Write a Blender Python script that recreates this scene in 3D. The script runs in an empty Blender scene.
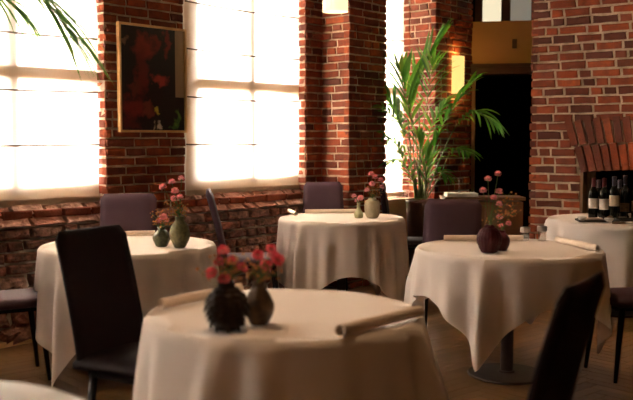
import bpy, bmesh, math, random
from mathutils import Vector, Matrix, noise
PI = math.pi
scn = bpy.context.scene
COL = scn.collection
# ------------------------------------------------------------------ camera
F = 879.0; CAMZ = 1.38; PITCH = math.atan(60/879)
cam_d = bpy.data.cameras.new('camera'); cam = bpy.data.objects.new('camera', cam_d); COL.objects.link(cam)
cam.location = (0, 0, CAMZ); cam.rotation_euler = (PI/2-PITCH, 0, 0)
cam_d.lens = 50; cam_d.sensor_width = 36; cam_d.clip_start = .05
cam_d.dof.use_dof = True; cam_d.dof.focus_distance = 6.6; cam_d.dof.aperture_fstop = 2.4
scn.camera = cam
# ------------------------------------------------------------------ sky and exposure
SKY = 62.0
w = bpy.data.worlds.new('daylight'); scn.world = w; w.use_nodes = True
nt = w.node_tree; nt.nodes.clear()
wo = nt.nodes.new('ShaderNodeOutputWorld'); bg = nt.nodes.new('ShaderNodeBackground')
tc = nt.nodes.new('ShaderNodeTexCoord'); sp = nt.nodes.new('ShaderNodeSeparateXYZ'); cr = nt.nodes.new('ShaderNodeValToRGB')
nt.links.new(tc.outputs['Generated'], sp.inputs[0]); nt.links.new(sp.outputs['Z'], cr.inputs[0])
cr.color_ramp.elements[0].position = 0.0; cr.color_ramp.elements[0].color = (.16, .15, .14, 1)
cr.color_ramp.elements[1].position = 0.06; cr.color_ramp.elements[1].color = (.50, .51, .53, 1)
_e = cr.color_ramp.elements.new(.75); _e.color = (1.5, 1.5, 1.55, 1)
nt.links.new(cr.outputs[0], bg.inputs[0]); bg.inputs[1].default_value = SKY
nt.links.new(bg.outputs[0], wo.inputs[0])
vs = scn.view_settings; vs.view_transform = 'Standard'; vs.look = 'None'; vs.gamma = 1; vs.use_curve_mapping = False
vs.exposure = 1.6
GLOW_W = 3.6
PEND_W = 14.0       # warm pendant lamps
SCONCE_W = 0.4
try:
    scn.cycles.max_bounces = 10; scn.cycles.diffuse_bounces = 5; scn.cycles.transparent_max_bounces = 16
    scn.cycles.sample_clamp_indirect = 0; scn.cycles.caustics_reflective = False; scn.cycles.caustics_refractive = False
    scn.cycles.use_denoising = True
except Exception: pass

def gp(px, py, z):
    """the point at height z seen at a photograph position"""
    x = (px-316.5)/F; y = (200-py)/F
    d = Vector((x, math.cos(PITCH)+y*math.sin(PITCH), -math.sin(PITCH)+y*math.cos(PITCH)))
    return Vector((0, 0, CAMZ)) + d*((z-CAMZ)/d.z)
def dp(px, py, Y):
    x = (px-316.5)/F; y = (200-py)/F
    d = Vector((x, math.cos(PITCH)+y*math.sin(PITCH), -math.sin(PITCH)+y*math.cos(PITCH)))
    return Vector((0, 0, CAMZ)) + d*(Y/d.y)

# ------------------------------------------------------------------ materials
def mat(name, col, rough=.6, metal=0, spec=.5, noise_s=0, noise_amt=0, bump=0, bump_s=60, col2=None, trans=0, emit=None, es=0, island=None, coat=0, sheen=0, detail=4, bd=.01):
    m = bpy.data.materials.new(name); m.use_nodes = True; N = m.node_tree.nodes; L = m.node_tree.links
    b = N['Principled BSDF']; b.inputs['Base Color'].default_value = (*col, 1); b.inputs['Roughness'].default_value = rough
    b.inputs['Metallic'].default_value = metal; b.inputs['Specular IOR Level'].default_value = spec
    b.inputs['Coat Weight'].default_value = coat; b.inputs['Sheen Weight'].default_value = sheen
    t = N.new('ShaderNodeTexCoord'); src = None
    if island:
        g = N.new('ShaderNodeNewGeometry'); r = N.new('ShaderNodeValToRGB'); e = r.color_ramp.elements
        r.color_ramp.interpolation = 'LINEAR'
        e[0].color = (*island[0], 1); e[1].color = (*island[-1], 1)
        for i, c in enumerate(island[1:-1]):
            x = r.color_ramp.elements.new((i+1)/(len(island)-1)); x.color = (*c, 1)
        L.new(g.outputs['Random Per Island'], r.inputs[0]); src = r.outputs[0]
    if noise_s:
        n = N.new('ShaderNodeTexNoise'); n.inputs['Scale'].default_value = noise_s; n.inputs['Detail'].default_value = detail
        L.new(t.outputs['Object'], n.inputs['Vector'])
        mr = N.new('ShaderNodeMapRange'); mr.inputs[1].default_value = .35; mr.inputs[2].default_value = .68
        mr.inputs[3].default_value = 0; mr.inputs[4].default_value = noise_amt
        L.new(n.outputs['Fac'], mr.inputs[0])
        mx = N.new('ShaderNodeMix'); mx.data_type = 'RGBA'
        L.new(mr.outputs[0], mx.inputs[0])
        if src: L.new(src, mx.inputs[6])
        else: mx.inputs[6].default_value = (*col, 1)
        mx.inputs[7].default_value = (*(col2 or [c*.5 for c in col]), 1); src = mx.outputs[2]
    if src: L.new(src, b.inputs['Base Color'])
    if bump:
        n2 = N.new('ShaderNodeTexNoise'); n2.inputs['Scale'].default_value = bump_s; n2.inputs['Detail'].default_value = 5
        L.new(t.outputs['Object'], n2.inputs['Vector'])
        bp = N.new('ShaderNodeBump'); bp.inputs['Strength'].default_value = bump; bp.inputs['Distance'].default_value = bd
        L.new(n2.outputs['Fac'], bp.inputs['Height']); L.new(bp.outputs[0], b.inputs['Normal'])
    if emit: b.inputs['Emission Color'].default_value = (*emit, 1); b.inputs['Emission Strength'].default_value = es
    if trans:
        o = N['Material Output']; tr = N.new('ShaderNodeBsdfTranslucent')
        if src: L.new(src, tr.inputs[0])
        else: tr.inputs[0].default_value = (*col, 1)
        ms = N.new('ShaderNodeMixShader'); ms.inputs[0].default_value = trans
        L.new(b.outputs[0], ms.inputs[1]); L.new(tr.outputs[0], ms.inputs[2]); L.new(ms.outputs[0], o.inputs[0])
    return m
BR = [(.24, .052, .022), (.40, .082, .028), (.095, .030, .022), (.52, .125, .042), (.30, .062, .024), (.14, .048, .036), (.46, .10, .032), (.24, .052, .024), (.36, .105, .06), (.11, .034, .022), (.36, .074, .025)]
M = {}
M['brick'] = mat('brick', BR[0], .88, spec=.25, island=BR, noise_s=14, noise_amt=.55, col2=(.10, .04, .03), bump=.9, bump_s=70)
M['old_brick'] = mat('old_brick', BR[0], .85, spec=.35, island=[(.32, .12, .08), (.42, .17, .11), (.20, .085, .065), (.50, .23, .16), (.28, .12, .09), (.58, .38, .30)], noise_s=17, noise_amt=.95, col2=(.085, .05, .04), bump=1.0, bump_s=24, bd=.05, detail=8)
M['pale_brick'] = mat('limewash_daylight_brick', BR[0], .85, spec=.35, island=[(.62, .34, .25), (.50, .22, .15), (.72, .52, .42), (.46, .18, .12), (.60, .30, .2)], noise_s=17, noise_amt=.8, col2=(.26, .12, .09), bump=1.0, bump_s=24, bd=.04, detail=8)  # limewash tone plus daylight spilling under the blinds, painted into the colour
M['mortar'] = mat('mortar', (.66, .53, .39), .95, spec=.2, noise_s=12, noise_amt=.7, col2=(.32, .22, .15), bump=.9, bump_s=90)
M['old_mortar'] = mat('old_mortar', (.62, .53, .44), .95, spec=.2, noise_s=9, noise_amt=.8, col2=(.24, .17, .13), bump=1.0, bump_s=40)
M['plaster'] = mat('plaster', (.08, .055, .04), .9, noise_s=3, noise_amt=.3, bump=.2)
M['ceiling'] = mat('ceiling_paint', (.28, .21, .15), .9, noise_s=2, noise_amt=.15)
M['sill'] = mat('sill_plaster', (.62, .44, .31), .85, noise_s=8, noise_amt=.4, bump=.4)
M['frame'] = mat('window_paint', (.82, .78, .70), .5, noise_s=4, noise_amt=.15)
M['parquet'] = mat('parquet', (.2, .1, .05), .34, spec=.45, island=[(.16, .075, .028), (.21, .105, .04), (.12, .055, .02), (.25, .13, .05), (.17, .085, .032)], noise_s=6, noise_amt=.5, col2=(.10, .05, .022), bump=.12, bump_s=30)
M['gap'] = mat('floor_underlay', (.05, .028, .015), .8, noise_s=5, noise_amt=.3)
M['linen'] = mat('linen', (.80, .73, .675), .85, spec=.2, noise_s=5, noise_amt=.12, col2=(.72, .64, .56), bump=.12, bump_s=350, trans=.12, sheen=.15)
M['white_linen'] = mat('white_linen', (.93, .93, .92), .8, spec=.2, noise_s=5, noise_amt=.1, col2=(.88, .88, .87), bump=.1, bump_s=350)
M['napkin'] = mat('napkin_linen', (.74, .64, .55), .85, spec=.2, noise_s=30, noise_amt=.25, col2=(.62, .52, .43), bump=.25, bump_s=250)
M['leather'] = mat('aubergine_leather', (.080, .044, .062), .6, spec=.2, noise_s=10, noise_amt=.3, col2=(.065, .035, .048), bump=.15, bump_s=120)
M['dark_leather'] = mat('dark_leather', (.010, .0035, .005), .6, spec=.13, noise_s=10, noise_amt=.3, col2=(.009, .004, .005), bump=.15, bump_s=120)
M['leg'] = mat('black_leg', (.006, .004, .004), .4, spec=.2, noise_s=10, noise_amt=.2)
M['iron'] = mat('dark_iron', (.055, .032, .026), .45, metal=.4, noise_s=14, noise_amt=.4, bump=.1)
M['wood'] = mat('table_wood', (.18, .09, .04), .5, noise_s=7, noise_amt=.4)
M['light_wood'] = mat('light_frame_wood', (.72, .47, .20), .5, noise_s=18, noise_amt=.4, col2=(.42, .24, .09))
M['dark_wood'] = mat('dark_wood', (.085, .035, .018), .5, noise_s=9, noise_amt=.5)
M['console'] = mat('console_wood', (.19, .10, .045), .5, noise_s=8, noise_amt=.4)
M['ochre'] = mat('ochre_panel', (.50, .29, .10), .7, noise_s=3, noise_amt=.35, col2=(.40, .22, .07))
M['dark'] = mat('passage_shade', (.004, .003, .003), .9, spec=.03, noise_s=4, noise_amt=.3)  # shade of the deep passage and niche, put into a near-black colour
M['pot'] = mat('planter_glaze', (.10, .052, .036), .5, spec=.15, noise_s=5, noise_amt=.3, bump=.05)
M['soil'] = mat('soil', (.04, .025, .015), .95, noise_s=40, noise_amt=.6, bump=1)
M['leaf'] = mat('palm_leaf', (.07, .23, .025), .5, spec=.5, island=[(.06, .22, .025), (.13, .38, .035), (.20, .48, .04), (.06, .19, .03), (.30, .52, .05)], noise_s=6, noise_amt=.25, col2=(.04, .12, .02), trans=.4)
M['palm_stem'] = mat('palm_stem', (.16, .24, .06), .5, noise_s=10, noise_amt=.4)
M['vase_dark'] = mat('artichoke_glaze', (.030, .017, .012), .55, spec=.12, noise_s=30, noise_amt=.4, bump=.2)
M['vase_brown'] = mat('brown_glaze', (.13, .07, .03), .5, spec=.3, noise_s=25, noise_amt=.8, col2=(.015, .01, .008), bump=.4)
M['vase_plum'] = mat('plum_glaze', (.085, .016, .024), .42, spec=.25, noise_s=30, noise_amt=.4, bump=.1)
M['vase_green'] = mat('mossy_glaze', (.19, .18, .07), .5, noise_s=55, noise_amt=.8, col2=(.07, .06, .03), bump=.5)
M['vase_green2'] = mat('dark_mossy_glaze', (.13, .15, .07), .5, noise_s=55, noise_amt=.8, col2=(.03, .04, .03), bump=.5)
M['vase_stone'] = mat('stone_glaze', (.50, .45, .32), .6, noise_s=26, noise_amt=.6, col2=(.34, .32, .2), bump=.5)
M['vase_bud'] = mat('pale_green_glaze', (.46, .47, .28), .5, noise_s=26, noise_amt=.5, col2=(.34, .36, .2), bump=.3)
M['pink'] = mat('pink_petals', (.84, .30, .34), .7, noise_s=80, noise_amt=.8, col2=(.85, .50, .52), trans=.25)
M['red'] = mat('red_petals', (.70, .055, .085), .7, noise_s=70, noise_amt=.6, col2=(.90, .32, .34), trans=.25)
M['green'] = mat('flower_stem', (.12, .22, .06), .6, noise_s=20, noise_amt=.3)
M['orange'] = mat('orange_bud', (.62, .27, .07), .7, noise_s=60, noise_amt=.6, col2=(.45, .20, .08), trans=.2)
M['black_glass'] = mat('bottle_glass', (.004, .005, .003), .12, spec=.45, noise_s=5, noise_amt=.1)
M['label'] = mat('bottle_label', (.62, .54, .40), .7, noise_s=90, noise_amt=.5, col2=(.42, .34, .22))
M['label_white'] = mat('white_bottle_label', (.68, .64, .60), .7, noise_s=90, noise_amt=.5, col2=(.46, .40, .40))
M['label_dark'] = mat('dark_bottle_label', (.10, .06, .03), .6, noise_s=60, noise_amt=.8, col2=(.25, .15, .05))
M['capsule_red'] = mat('red_capsule', (.09, .008, .012), .45, spec=.25, noise_s=20, noise_amt=.2)
M['capsule_black'] = mat('black_capsule', (.03, .02, .03), .3, noise_s=20, noise_amt=.2)
M['slate'] = mat('slate_tray', (.02, .018, .018), .4, noise_s=20, noise_amt=.3)
M['china'] = mat('white_china', (.68, .66, .62), .25, noise_s=10, noise_amt=.1)
M['steel'] = mat('brushed_steel', (.42, .40, .38), .28, metal=1, noise_s=60, noise_amt=.3)
M['paper'] = mat('folded_linen', (.72, .70, .64), .8, noise_s=20, noise_amt=.1)
M['shade_pend'] = mat('pendant_shade_glow', (.8, .7, .5), .7, noise_s=6, noise_amt=.1, emit=(1, .83, .47), es=.42)
M['shade_sconce'] = mat('sconce_shade_glow', (.8, .6, .3), .7, noise_s=6, noise_amt=.1, emit=(1, .66, .20), es=.42)
M['lit_pane'] = mat('lit_pane', (.5, .5, .45), .5, noise_s=2, noise_amt=.1, emit=(1, .88, .60), es=.30)
M['dim_pane'] = mat('dim_pane', (.4, .4, .35), .5, noise_s=2, noise_amt=.1, emit=(.75, .70, .56), es=.08)

def glassmat(name, col=(1, 1, 1), t=.92):
    m = bpy.data.materials.new(name); m.use_nodes = True; N = m.node_tree.nodes; L = m.node_tree.links; N.clear()
    o = N.new('ShaderNodeOutputMaterial'); a = N.new('ShaderNodeBsdfTransparent'); g = N.new('ShaderNodeBsdfGlossy'); x = N.new('ShaderNodeMixShader')
    a.inputs[0].default_value = (*col, 1); g.inputs['Roughness'].default_value = .03; x.inputs[0].default_value = 1-t
    L.new(a.outputs[0], x.inputs[1]); L.new(g.outputs[0], x.inputs[2]); L.new(x.outputs[0], o.inputs[0]); return m
M['glass'] = glassmat('window_glass'); M['tumbler'] = glassmat('clear_glass', (.8, .78, .74), .82)
def blindmat():
    m = bpy.data.materials.new('sheer_blind'); m.use_nodes = True; N = m.node_tree.nodes; L = m.node_tree.links; N.clear()
    o = N.new('ShaderNodeOutputMaterial'); a = N.new('ShaderNodeBsdfTransparent'); tl = N.new('ShaderNodeBsdfTranslucent'); df = N.new('ShaderNodeBsdfDiffuse')
    t = N.new('ShaderNodeTexCoord'); n = N.new('ShaderNodeTexNoise'); n.inputs['Scale'].default_value = 3; n.inputs['Detail'].default_value = 3
    L.new(t.outputs['Object'], n.inputs['Vector'])
    r = N.new('ShaderNodeValToRGB'); r.color_ramp.elements[0].color = (.66, .53, .40, 1); r.color_ramp.elements[1].color = (.78, .66, .52, 1)
    L.new(n.outputs['Fac'], r.inputs[0]); L.new(r.outputs[0], tl.inputs[0]); L.new(r.outputs[0], df.inputs[0])
    a.inputs[0].default_value = (1, .95, .88, 1)
    x = N.new('ShaderNodeMixShader'); x.inputs[0].default_value = .25; L.new(tl.outputs[0], x.inputs[1]); L.new(df.outputs[0], x.inputs[2])
    y = N.new('ShaderNodeMixShader'); y.inputs[0].default_value = .96; L.new(a.outputs[0], y.inputs[1]); L.new(x.outputs[0], y.inputs[2])
    L.new(y.outputs[0], o.inputs[0]); return m
M['blind'] = blindmat()
M['batten'] = mat('blind_batten', (.16, .11, .075), .8, noise_s=10, noise_amt=.1)
M['blind_hem'] = mat('blind_hem', (.55, .43, .31), .85, noise_s=10, noise_amt=.1, trans=.3)

# ------------------------------------------------------------------ object helpers
def link(name, bm, m, parent=None, smooth=False, loc=None):
    me = bpy.data.meshes.new(name); bm.normal_update(); bm.to_mesh(me); bm.free()
    for x in (m if isinstance(m, (list, tuple)) else [m]): me.materials.append(x)
    if smooth:
        for p in me.polygons: p.use_smooth = True
    o = bpy.data.objects.new(name, me); COL.objects.link(o)
    if parent: o.parent = parent
    if loc is not None: o.location = loc
    return o
def tag(o, label, cat, group=None):
    o['label'] = label; o['category'] = cat
    if group: o['group'] = group
    return o
def thing(name, label, cat, loc=(0, 0, 0), rz=0, group=None):
    o = bpy.data.objects.new(name, None); o.empty_display_size = .1; COL.objects.link(o)
    o.location = loc; o.rotation_euler = (0, 0, rz); return tag(o, label, cat, group)
def struct(name, bm, m, parent=None, smooth=False):
    o = link(name, bm, m, parent, smooth)
    if parent is None: o['kind'] = 'structure'
    return o
def hexa(bm, v, mi=0):
    V = [bm.verts.new(p) for p in v]
    for f in ((0, 3, 2, 1), (4, 5, 6, 7), (0, 1, 5, 4), (1, 2, 6, 5), (2, 3, 7, 6), (3, 0, 4, 7)):
        q = bm.faces.new([V[i] for i in f]); q.material_index = mi
    return V
def box(bm, c, s, mi=0):
    x, y, z = c; a, b, h = s[0]/2, s[1]/2, s[2]/2
    return hexa(bm, [(x-a, y-b, z-h), (x+a, y-b, z-h), (x+a, y+b, z-h), (x-a, y+b, z-h), (x-a, y-b, z+h), (x+a, y-b, z+h), (x+a, y+b, z+h), (x-a, y+b, z+h)], mi)
def obox(bm, O, u, n, s0, s1, o0, o1, z0, z1, mi=0):
    """box in a frame along u (from O), offset along n"""
    f = lambda s, o, z: (O[0]+u[0]*s+n[0]*o, O[1]+u[1]*s+n[1]*o, z)
    hexa(bm, [f(s0, o0, z0), f(s1, o0, z0), f(s1, o1, z0), f(s0, o1, z0), f(s0, o0, z1), f(s1, o0, z1), f(s1, o1, z1), f(s0, o1, z1)], mi)
def lathe(bm, prof, n=28, c=(0, 0, 0), fn=None, mi=0, cap=True):
    rings = []
    for j, (r, z) in enumerate(prof):
        ring = []
        for i in range(n):
            a = 2*PI*i/n; rr = max(r, 1e-4)
            if fn: rr = fn(rr, z, a)
            ring.append(bm.verts.new((c[0]+rr*math.cos(a), c[1]+rr*math.sin(a), c[2]+z)))
        rings.append(ring)
    for j in range(len(rings)-1):
        for i in range(n):
            f = bm.faces.new((rings[j][i], rings[j][(i+1) % n], rings[j+1][(i+1) % n], rings[j+1][i])); f.material_index = mi
    if cap:
        for r in (rings[0][::-1], rings[-1]):
            f = bm.faces.new(r); f.material_index = mi
def tube(bm, pts, rad, n=6, mi=0):
    pts = [Vector(p) for p in pts]; rings = []
    for k, p in enumerate(pts):
        d = (pts[min(k+1, len(pts)-1)]-pts[max(k-1, 0)]).normalized()
        a = d.orthogonal().normalized() if k == 0 else (pa - d*pa.dot(d)).normalized()
        pa = a; b = d.cross(a); r = rad[k] if isinstance(rad, (list, tuple)) else rad
        rings.append([bm.verts.new(p+(a*math.cos(2*PI*i/n)+b*math.sin(2*PI*i/n))*r) for i in range(n)])
    for k in range(len(rings)-1):
        for i in range(n):
            f = bm.faces.new((rings[k][i], rings[k][(i+1) % n], rings[k+1][(i+1) % n], rings[k+1][i])); f.material_index = mi
    bm.faces.new(rings[0][::-1]).material_index = mi; bm.faces.new(rings[-1]).material_index = mi
def BM(): return bmesh.new()
def smooth_prof(pts, n=24):
    out = []
    m = len(pts)
    for i in range(n+1):
        t = i/n*(m-1); k = min(int(t), m-2); f = t-k
        p0, p1, p2, p3 = pts[max(k-1, 0)], pts[k], pts[k+1], pts[min(k+2, m-1)]
        q = []
        for a in range(len(p1)):
            q.append(.5*((2*p1[a])+(-p0[a]+p2[a])*f+(2*p0[a]-5*p1[a]+4*p2[a]-p3[a])*f*f+(-p0[a]+3*p1[a]-3*p2[a]+p3[a])*f**3))
        out.append(tuple(q))
    return out

# ------------------------------------------------------------------ masonry
def one_brick(bm, O, u, n, s0, s1, z0, z1, front, depth, rnd, j=.003, ch=.006, top=0):
    """a worn brick: chamfered, jittered front face"""
    f = lambda s, o, z: Vector((O[0]+u[0]*s+n[0]*o, O[1]+u[1]*s+n[1]*o, z))
    J = lambda a=j: rnd.uniform(-a, a)
    k = max(1, round((s1-s0)/.07))
    back0 = [bm.verts.new(f(s, front-depth, z)) for s, z in ((s0, z0), (s1, z0), (s1, z1), (s0, z1))]
    def row(z, inset, o, ji):
        r = []
        for i in range(k+1):
            s = s0+inset+(s1-s0-2*inset)*i/k
            r.append(bm.verts.new(f(s+J(ji), o+J(ji), z+J(ji))))
        return r
    e = [row(z0, 0, front-ch, j), row(z0+ch, ch, front, j), row(z1-ch, ch, front+top, j), row(z1, 0, front+top-ch, j)]
    for a in range(3):
        for i in range(k):
            bm.faces.new((e[a][i], e[a][i+1], e[a+1][i+1], e[a+1][i]))
    bm.faces.new([back0[0], back0[1]]+e[0][::-1]) ; bm.faces.new([back0[2], back0[3]]+e[3])
    bm.faces.new((back0[3], back0[0], e[0][0], e[1][0], e[2][0], e[3][0]))
    bm.faces.new((back0[1], back0[2], e[3][-1], e[2][-1], e[1][-1], e[0][-1]))
def masonry(bm, O, u, n, spans, z0, z1, ch, bl, seed, jag=.012, front=.0, depth=.06, j=.003, fj=.004, gap=.015, chf=.006, slope=None):
    """fill the spans(z) with courses of bricks; spans gives solid stretches for a height"""
    rnd = random.Random(seed); k = int(round(z0/ch)); z = k*ch
    while z < z1-.02:
        for a, b in spans(z+ch/2):
            s = a - rnd.choice((0, .5, .25, .75))*bl
            while s < b-.015:
                l = bl*rnd.choice((1, 1.08, .5, .9, .52, .8, .5, 1)); e = s+l
                sa, sb = max(s, a), min(e, b)
                if b-sb < .04: sb = b; e = b+.01
                if sb-sa > .03:
                    da = rnd.uniform(-jag, jag) if sa == a else gap/2
                    db = rnd.uniform(-jag, jag) if sb == b else gap/2
                    A = sa+da if sa == a else sa+gap/2
                    Bq = sb+db if sb == b else sb-gap/2
                    g = gap*rnd.uniform(.7, 1.3)
                    z_t = min(z+ch-g/2, z1+.02); f0 = f1 = 0
                    if slope: f0 = slope((A+Bq)/2, z); f1 = slope((A+Bq)/2, z+ch)
                    one_brick(bm, O, u, n, A, Bq, z+g/2, z_t, front+f0+rnd.uniform(-fj, fj), depth, rnd, j, chf, f1-f0)
                s = e
        z += ch; k += 1

WS = 1.015
WO = (-1.995*WS, 5.815*WS); WU = (.661, .750); WN = (.750, -.661)     # window wall: origin, along, into the room
def wp(t, off=0): return (WO[0]+WU[0]*t+WN[0]*off, WO[1]+WU[1]*t+WN[1]*off)
T = lambda t: t*WS
WIN = [(-4.98, -3.57), (-2.84, -1.42), (-.69, .726), (1.455, 2.874), (3.68, 4.48)]
WIN = [(T(a), T(b)) for a, b in WIN]
CEIL = 4.1; SILL = .88; SL = [.88, .88, .88, .88, .76]; HEAD = 3.75; TB = T(-11.0); TE = T(5.17)
def wspans(z, base=False):
    out = []; s = TB
    for (a, b), sl in zip(WIN, SL):
        if sl < z < HEAD:
            out.append((s, a)); s = b
    out.append((s, TE)); return out
rw = BM()
for a, b in [(TB, WIN[0][0])]+[(WIN[i][1], WIN[i+1][0]) for i in range(4)]+[(WIN[4][1], TE)]:
    obox(rw, WO, WU, WN, a, b, -.30, -.014, SILL, HEAD, 1)
obox(rw, WO, WU, WN, TB, TE, -.30, -.014, HEAD, CEIL, 1)
obox(rw, WO, WU, WN, TB, TE, -.30, .0, 0, .70, 2); obox(rw, WO, WU, WN, TB, WIN[4][0], -.30, -.05, .70, SILL-.05, 2); obox(rw, WO, WU, WN, WIN[4][1], TE, -.30, -.05, .70, SILL-.05, 2)
for a, b in [(TB, WIN[0][0])]+[(WIN[i][1], WIN[i+1][0]) for i in range(4)]+[(WIN[4][1], TE)]: obox(rw, WO, WU, WN, a, b, -.30, -.014, SILL-.05, SILL, 1)
for a, b in WIN[:4]: obox(rw, WO, WU, WN, a, b, -.30, -.10, SILL-.05, SILL+.02, 1)
nb = len(rw.faces)
masonry(rw, WO, WU, WN, wspans, SILL-.02, CEIL, .0697, .235, 3, jag=.012)
for (a, b), sl in zip(WIN, SL):                                      # brick reveals either side of each window
    for t0, uu, nn in ((a, WN, WU), (b, WN, (-WU[0], -WU[1]))):
        O = wp(t0, -.30)
        masonry(rw, O, uu, nn, lambda z: [(.02, .295)], sl-.02, HEAD, .0697, .235, int(t0*70)+900, jag=.010, front=.004, depth=.05)
# sloped brick sill under the windows
rnd = random.Random(8)
nb2 = len(rw.faces)
def batter(s_, z):
    if z > .78 and any(a-.02 < s_ < b+.02 for a, b in WIN[:4]): return max(-.070, .045-(z-.78)*.7)
    return .045 if z < .76 else .045-(z-.76)*.3
def base_spans(z):
    if z < .77: return [(TB, TE)]
    if z < .86: return [(TB, WIN[4][0]), (WIN[4][1], TE)]
    return [(a, b) for a, b in WIN[:4]]
masonry(rw, WO, WU, WN, lambda z: [(TB, TE)], 0, .48, .12, .27, 21, front=.0, depth=.12, j=.014, fj=.020, gap=.018, chf=.024, slope=batter)
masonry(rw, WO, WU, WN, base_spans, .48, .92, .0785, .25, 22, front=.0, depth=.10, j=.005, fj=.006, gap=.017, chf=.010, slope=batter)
rw.faces.ensure_lookup_table(); rw.faces.index_update()
for f_ in rw.faces[nb2:]:
    f_.material_index = 3
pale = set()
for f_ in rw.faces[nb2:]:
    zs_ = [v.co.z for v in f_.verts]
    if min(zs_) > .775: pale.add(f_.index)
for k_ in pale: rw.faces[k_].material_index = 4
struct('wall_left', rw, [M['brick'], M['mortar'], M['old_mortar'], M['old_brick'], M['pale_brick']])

def pillar(t0, t1, d, name, seed, ch=.0697):
    b = BM(); g = .012
    obox(b, WO, WU, WN, t0+g, t1-g, -.1, d-g, 0, CEIL, 1)
    A = wp(t0, 0)
    masonry(b, A, WN, (-WU[0], -WU[1]), lambda z: [(0, d)], 0, CEIL, ch, .225, seed, jag=.008, j=.003)
    masonry(b, wp(t0, d), WU, WN, lambda z: [(0, t1-t0)], 0, CEIL, ch, .225, seed+1, jag=.011, j=.003)
    masonry(b, wp(t1, 0), WN, WU, lambda z: [(0, d)], 0, CEIL, ch, .225, seed+2, jag=.008, j=.003)
    return struct(name, b, [M['brick'], M['mortar']])
pillar(T(3.094), T(3.648), .329, 'brick_pillar', 40)
pillar(T(4.477), T(5.17), .329, 'brick_pillar', 50)

# ------------------------------------------------------------------ windows and blinds
def window(i, panes, tr=1.85, br=.20):
    a, b = WIN[i-1]; fo, ft = -.107, -.19; SILL = SL[i-1]
    f = BM()
    edges = [a+.005]+[e for p in panes for e in p]+[b-.005]
    for k in range(0, len(edges), 2):
        o_ = fo if 0 < k < len(edges)-2 else -.157
        obox(f, WO, WU, WN, edges[k], edges[k+1], -.21, o_, SILL, HEAD-.02)
    for p in panes:
        for z0, z1 in ((SILL, SILL+br), (tr-.045, tr+.04), (HEAD-.10, HEAD-.02)):
            obox(f, WO, WU, WN, p[0], p[1], -.21, fo if z0 == tr-.045 else -.157, z0, z1)
    o = struct('window_%d' % i, f, M['frame'])
    for p in panes:
        for z0, z1 in ((SILL+br, tr-.045), (tr+.04, HEAD-.10)):
            g = BM(); obox(g, WO, WU, WN, p[0], p[1], -.187, -.182, z0, z1); link('pane', g, M['glass'], o)
    return o
def TT(l): return [(T(a), T(b)) for a, b in l]
window(1, TT([(-4.83, -4.33), (-4.24, -3.68)]))
window(2, TT([(-2.70, -2.16), (-2.07, -1.52)]))
window(3, TT([(-.56, .0), (.10, .66)])); window(4, TT([(1.735, 2.244), (2.334, 2.825)])); window(5, TT([(3.74, 4.02), (4.09, 4.42)]), 1.9, .05)
def blind(t0, t1, label, folds, seed, zb=.925):
    rnd = random.Random(seed)
    root = thing('roman_blind', label, 'window blind', (*wp((t0+t1)/2, -.080), zb), math.atan2(WU[1], WU[0]), 'sheer roman blinds in the windows')
    W = t1-t0; b = BM(); zz = [0]+[f-zb for f in folds]+[HEAD-.02-zb]
    rows = []; nx = 26
    zs = []
    for k in range(len(zz)-1):
        for j in range(6): zs.append((zz[k]+(zz[k+1]-zz[k])*j/6, j/6, k))
    zs.append((zz[-1], 0, 0))
    for z, fr, k in zs:
        r = []
        for i in range(nx+1):
            x = -W/2+W*i/nx
            sag = -.012*math.sin(PI*i/nx)*(1 if k > 1 else .4)
            y = -.003+.003*math.sin(PI*fr)*(.6+.4*math.sin(i*.35+k*2+seed)) + .002*math.sin(i*.8+k)
            ex = .006*math.sin(z*9+seed) if i in (0, nx) else 0
            r.append(b.verts.new((x+ex, y, z+(sag if z > 0 else 0))))
        rows.append(r)
    for j in range(len(rows)-1):
        for i in range(nx): b.faces.new((rows[j][i], rows[j][i+1], rows[j+1][i+1], rows[j+1][i]))
    link('fabric', b, M['blind'], root, True)
    for k in range(1, len(zz)-1):
        b = BM(); tube(b, [(-W/2+W*i/12, -.006, zz[k]-.012*math.sin(PI*i/12)*(1 if k > 1 else .4)) for i in range(13)], .0065, 5); link('batten', b, M['batten'], root, True)
    b = BM()
    for y in (-.006, .002): pass
    box(b, (0, -.002, .022), (W, .008, .046)); link('hem', b, M['blind_hem'], root)
    b = BM(); box(b, (0, .0, HEAD-.01-zb), (W, .04, .04)); link('head_rail', b, M['frame'], root)
    return root
FO = [1.345, 1.73, 2.115, 2.49, 2.87, 3.25]
blind(T(-4.95), T(-3.60), 'sheer cream roman blind in the window farthest from the palm', FO, 1)
blind(T(-2.81), T(-1.46), 'sheer cream roman blind in the window nearest the bright white table', FO, 2)
blind(T(-.66), T(.712), 'sheer cream roman blind behind the drooping palm frond, left of the painting', FO, 3)
blind(T(1.535), T(2.862), 'sheer cream roman blind between the framed painting and the brick pillar', FO, 4)
blind(T(3.69), T(4.472), 'narrow sheer blind in the window behind the tall palm', [1.25, 1.60, 2.07, 2.42, 2.87, 3.3], 5, .79)
for a, b in WIN:
    d = bpy.data.lights.new('daylight_portal', 'AREA'); d.shape = 'RECTANGLE'; d.size = b-a; d.size_y = HEAD-SILL; d.energy = 1
    try: d.cycles.is_portal = True
    except Exception: d.is_portal = True
    o = bpy.data.objects.new('daylight_portal', d); COL.objects.link(o)
    p = wp((a+b)/2, -.32); o.location = (p[0], p[1], (HEAD+SILL)/2)
    o.rotation_euler = Vector((-WN[0], -WN[1], 0)).to_track_quat('Z', 'Y').to_euler()
# painted sill board inside window C
b = BM(); obox(b, WO, WU, WN, T(3.66), T(4.475), -.14, .095, .72, .775); struct('trim_1', b, M['sill'])
b = BM(); obox(b, WO, WU, WN, T(3.66), T(4.475), .0, .085, 0, .72); struct('trim_2', b, M['sill'])

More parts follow.
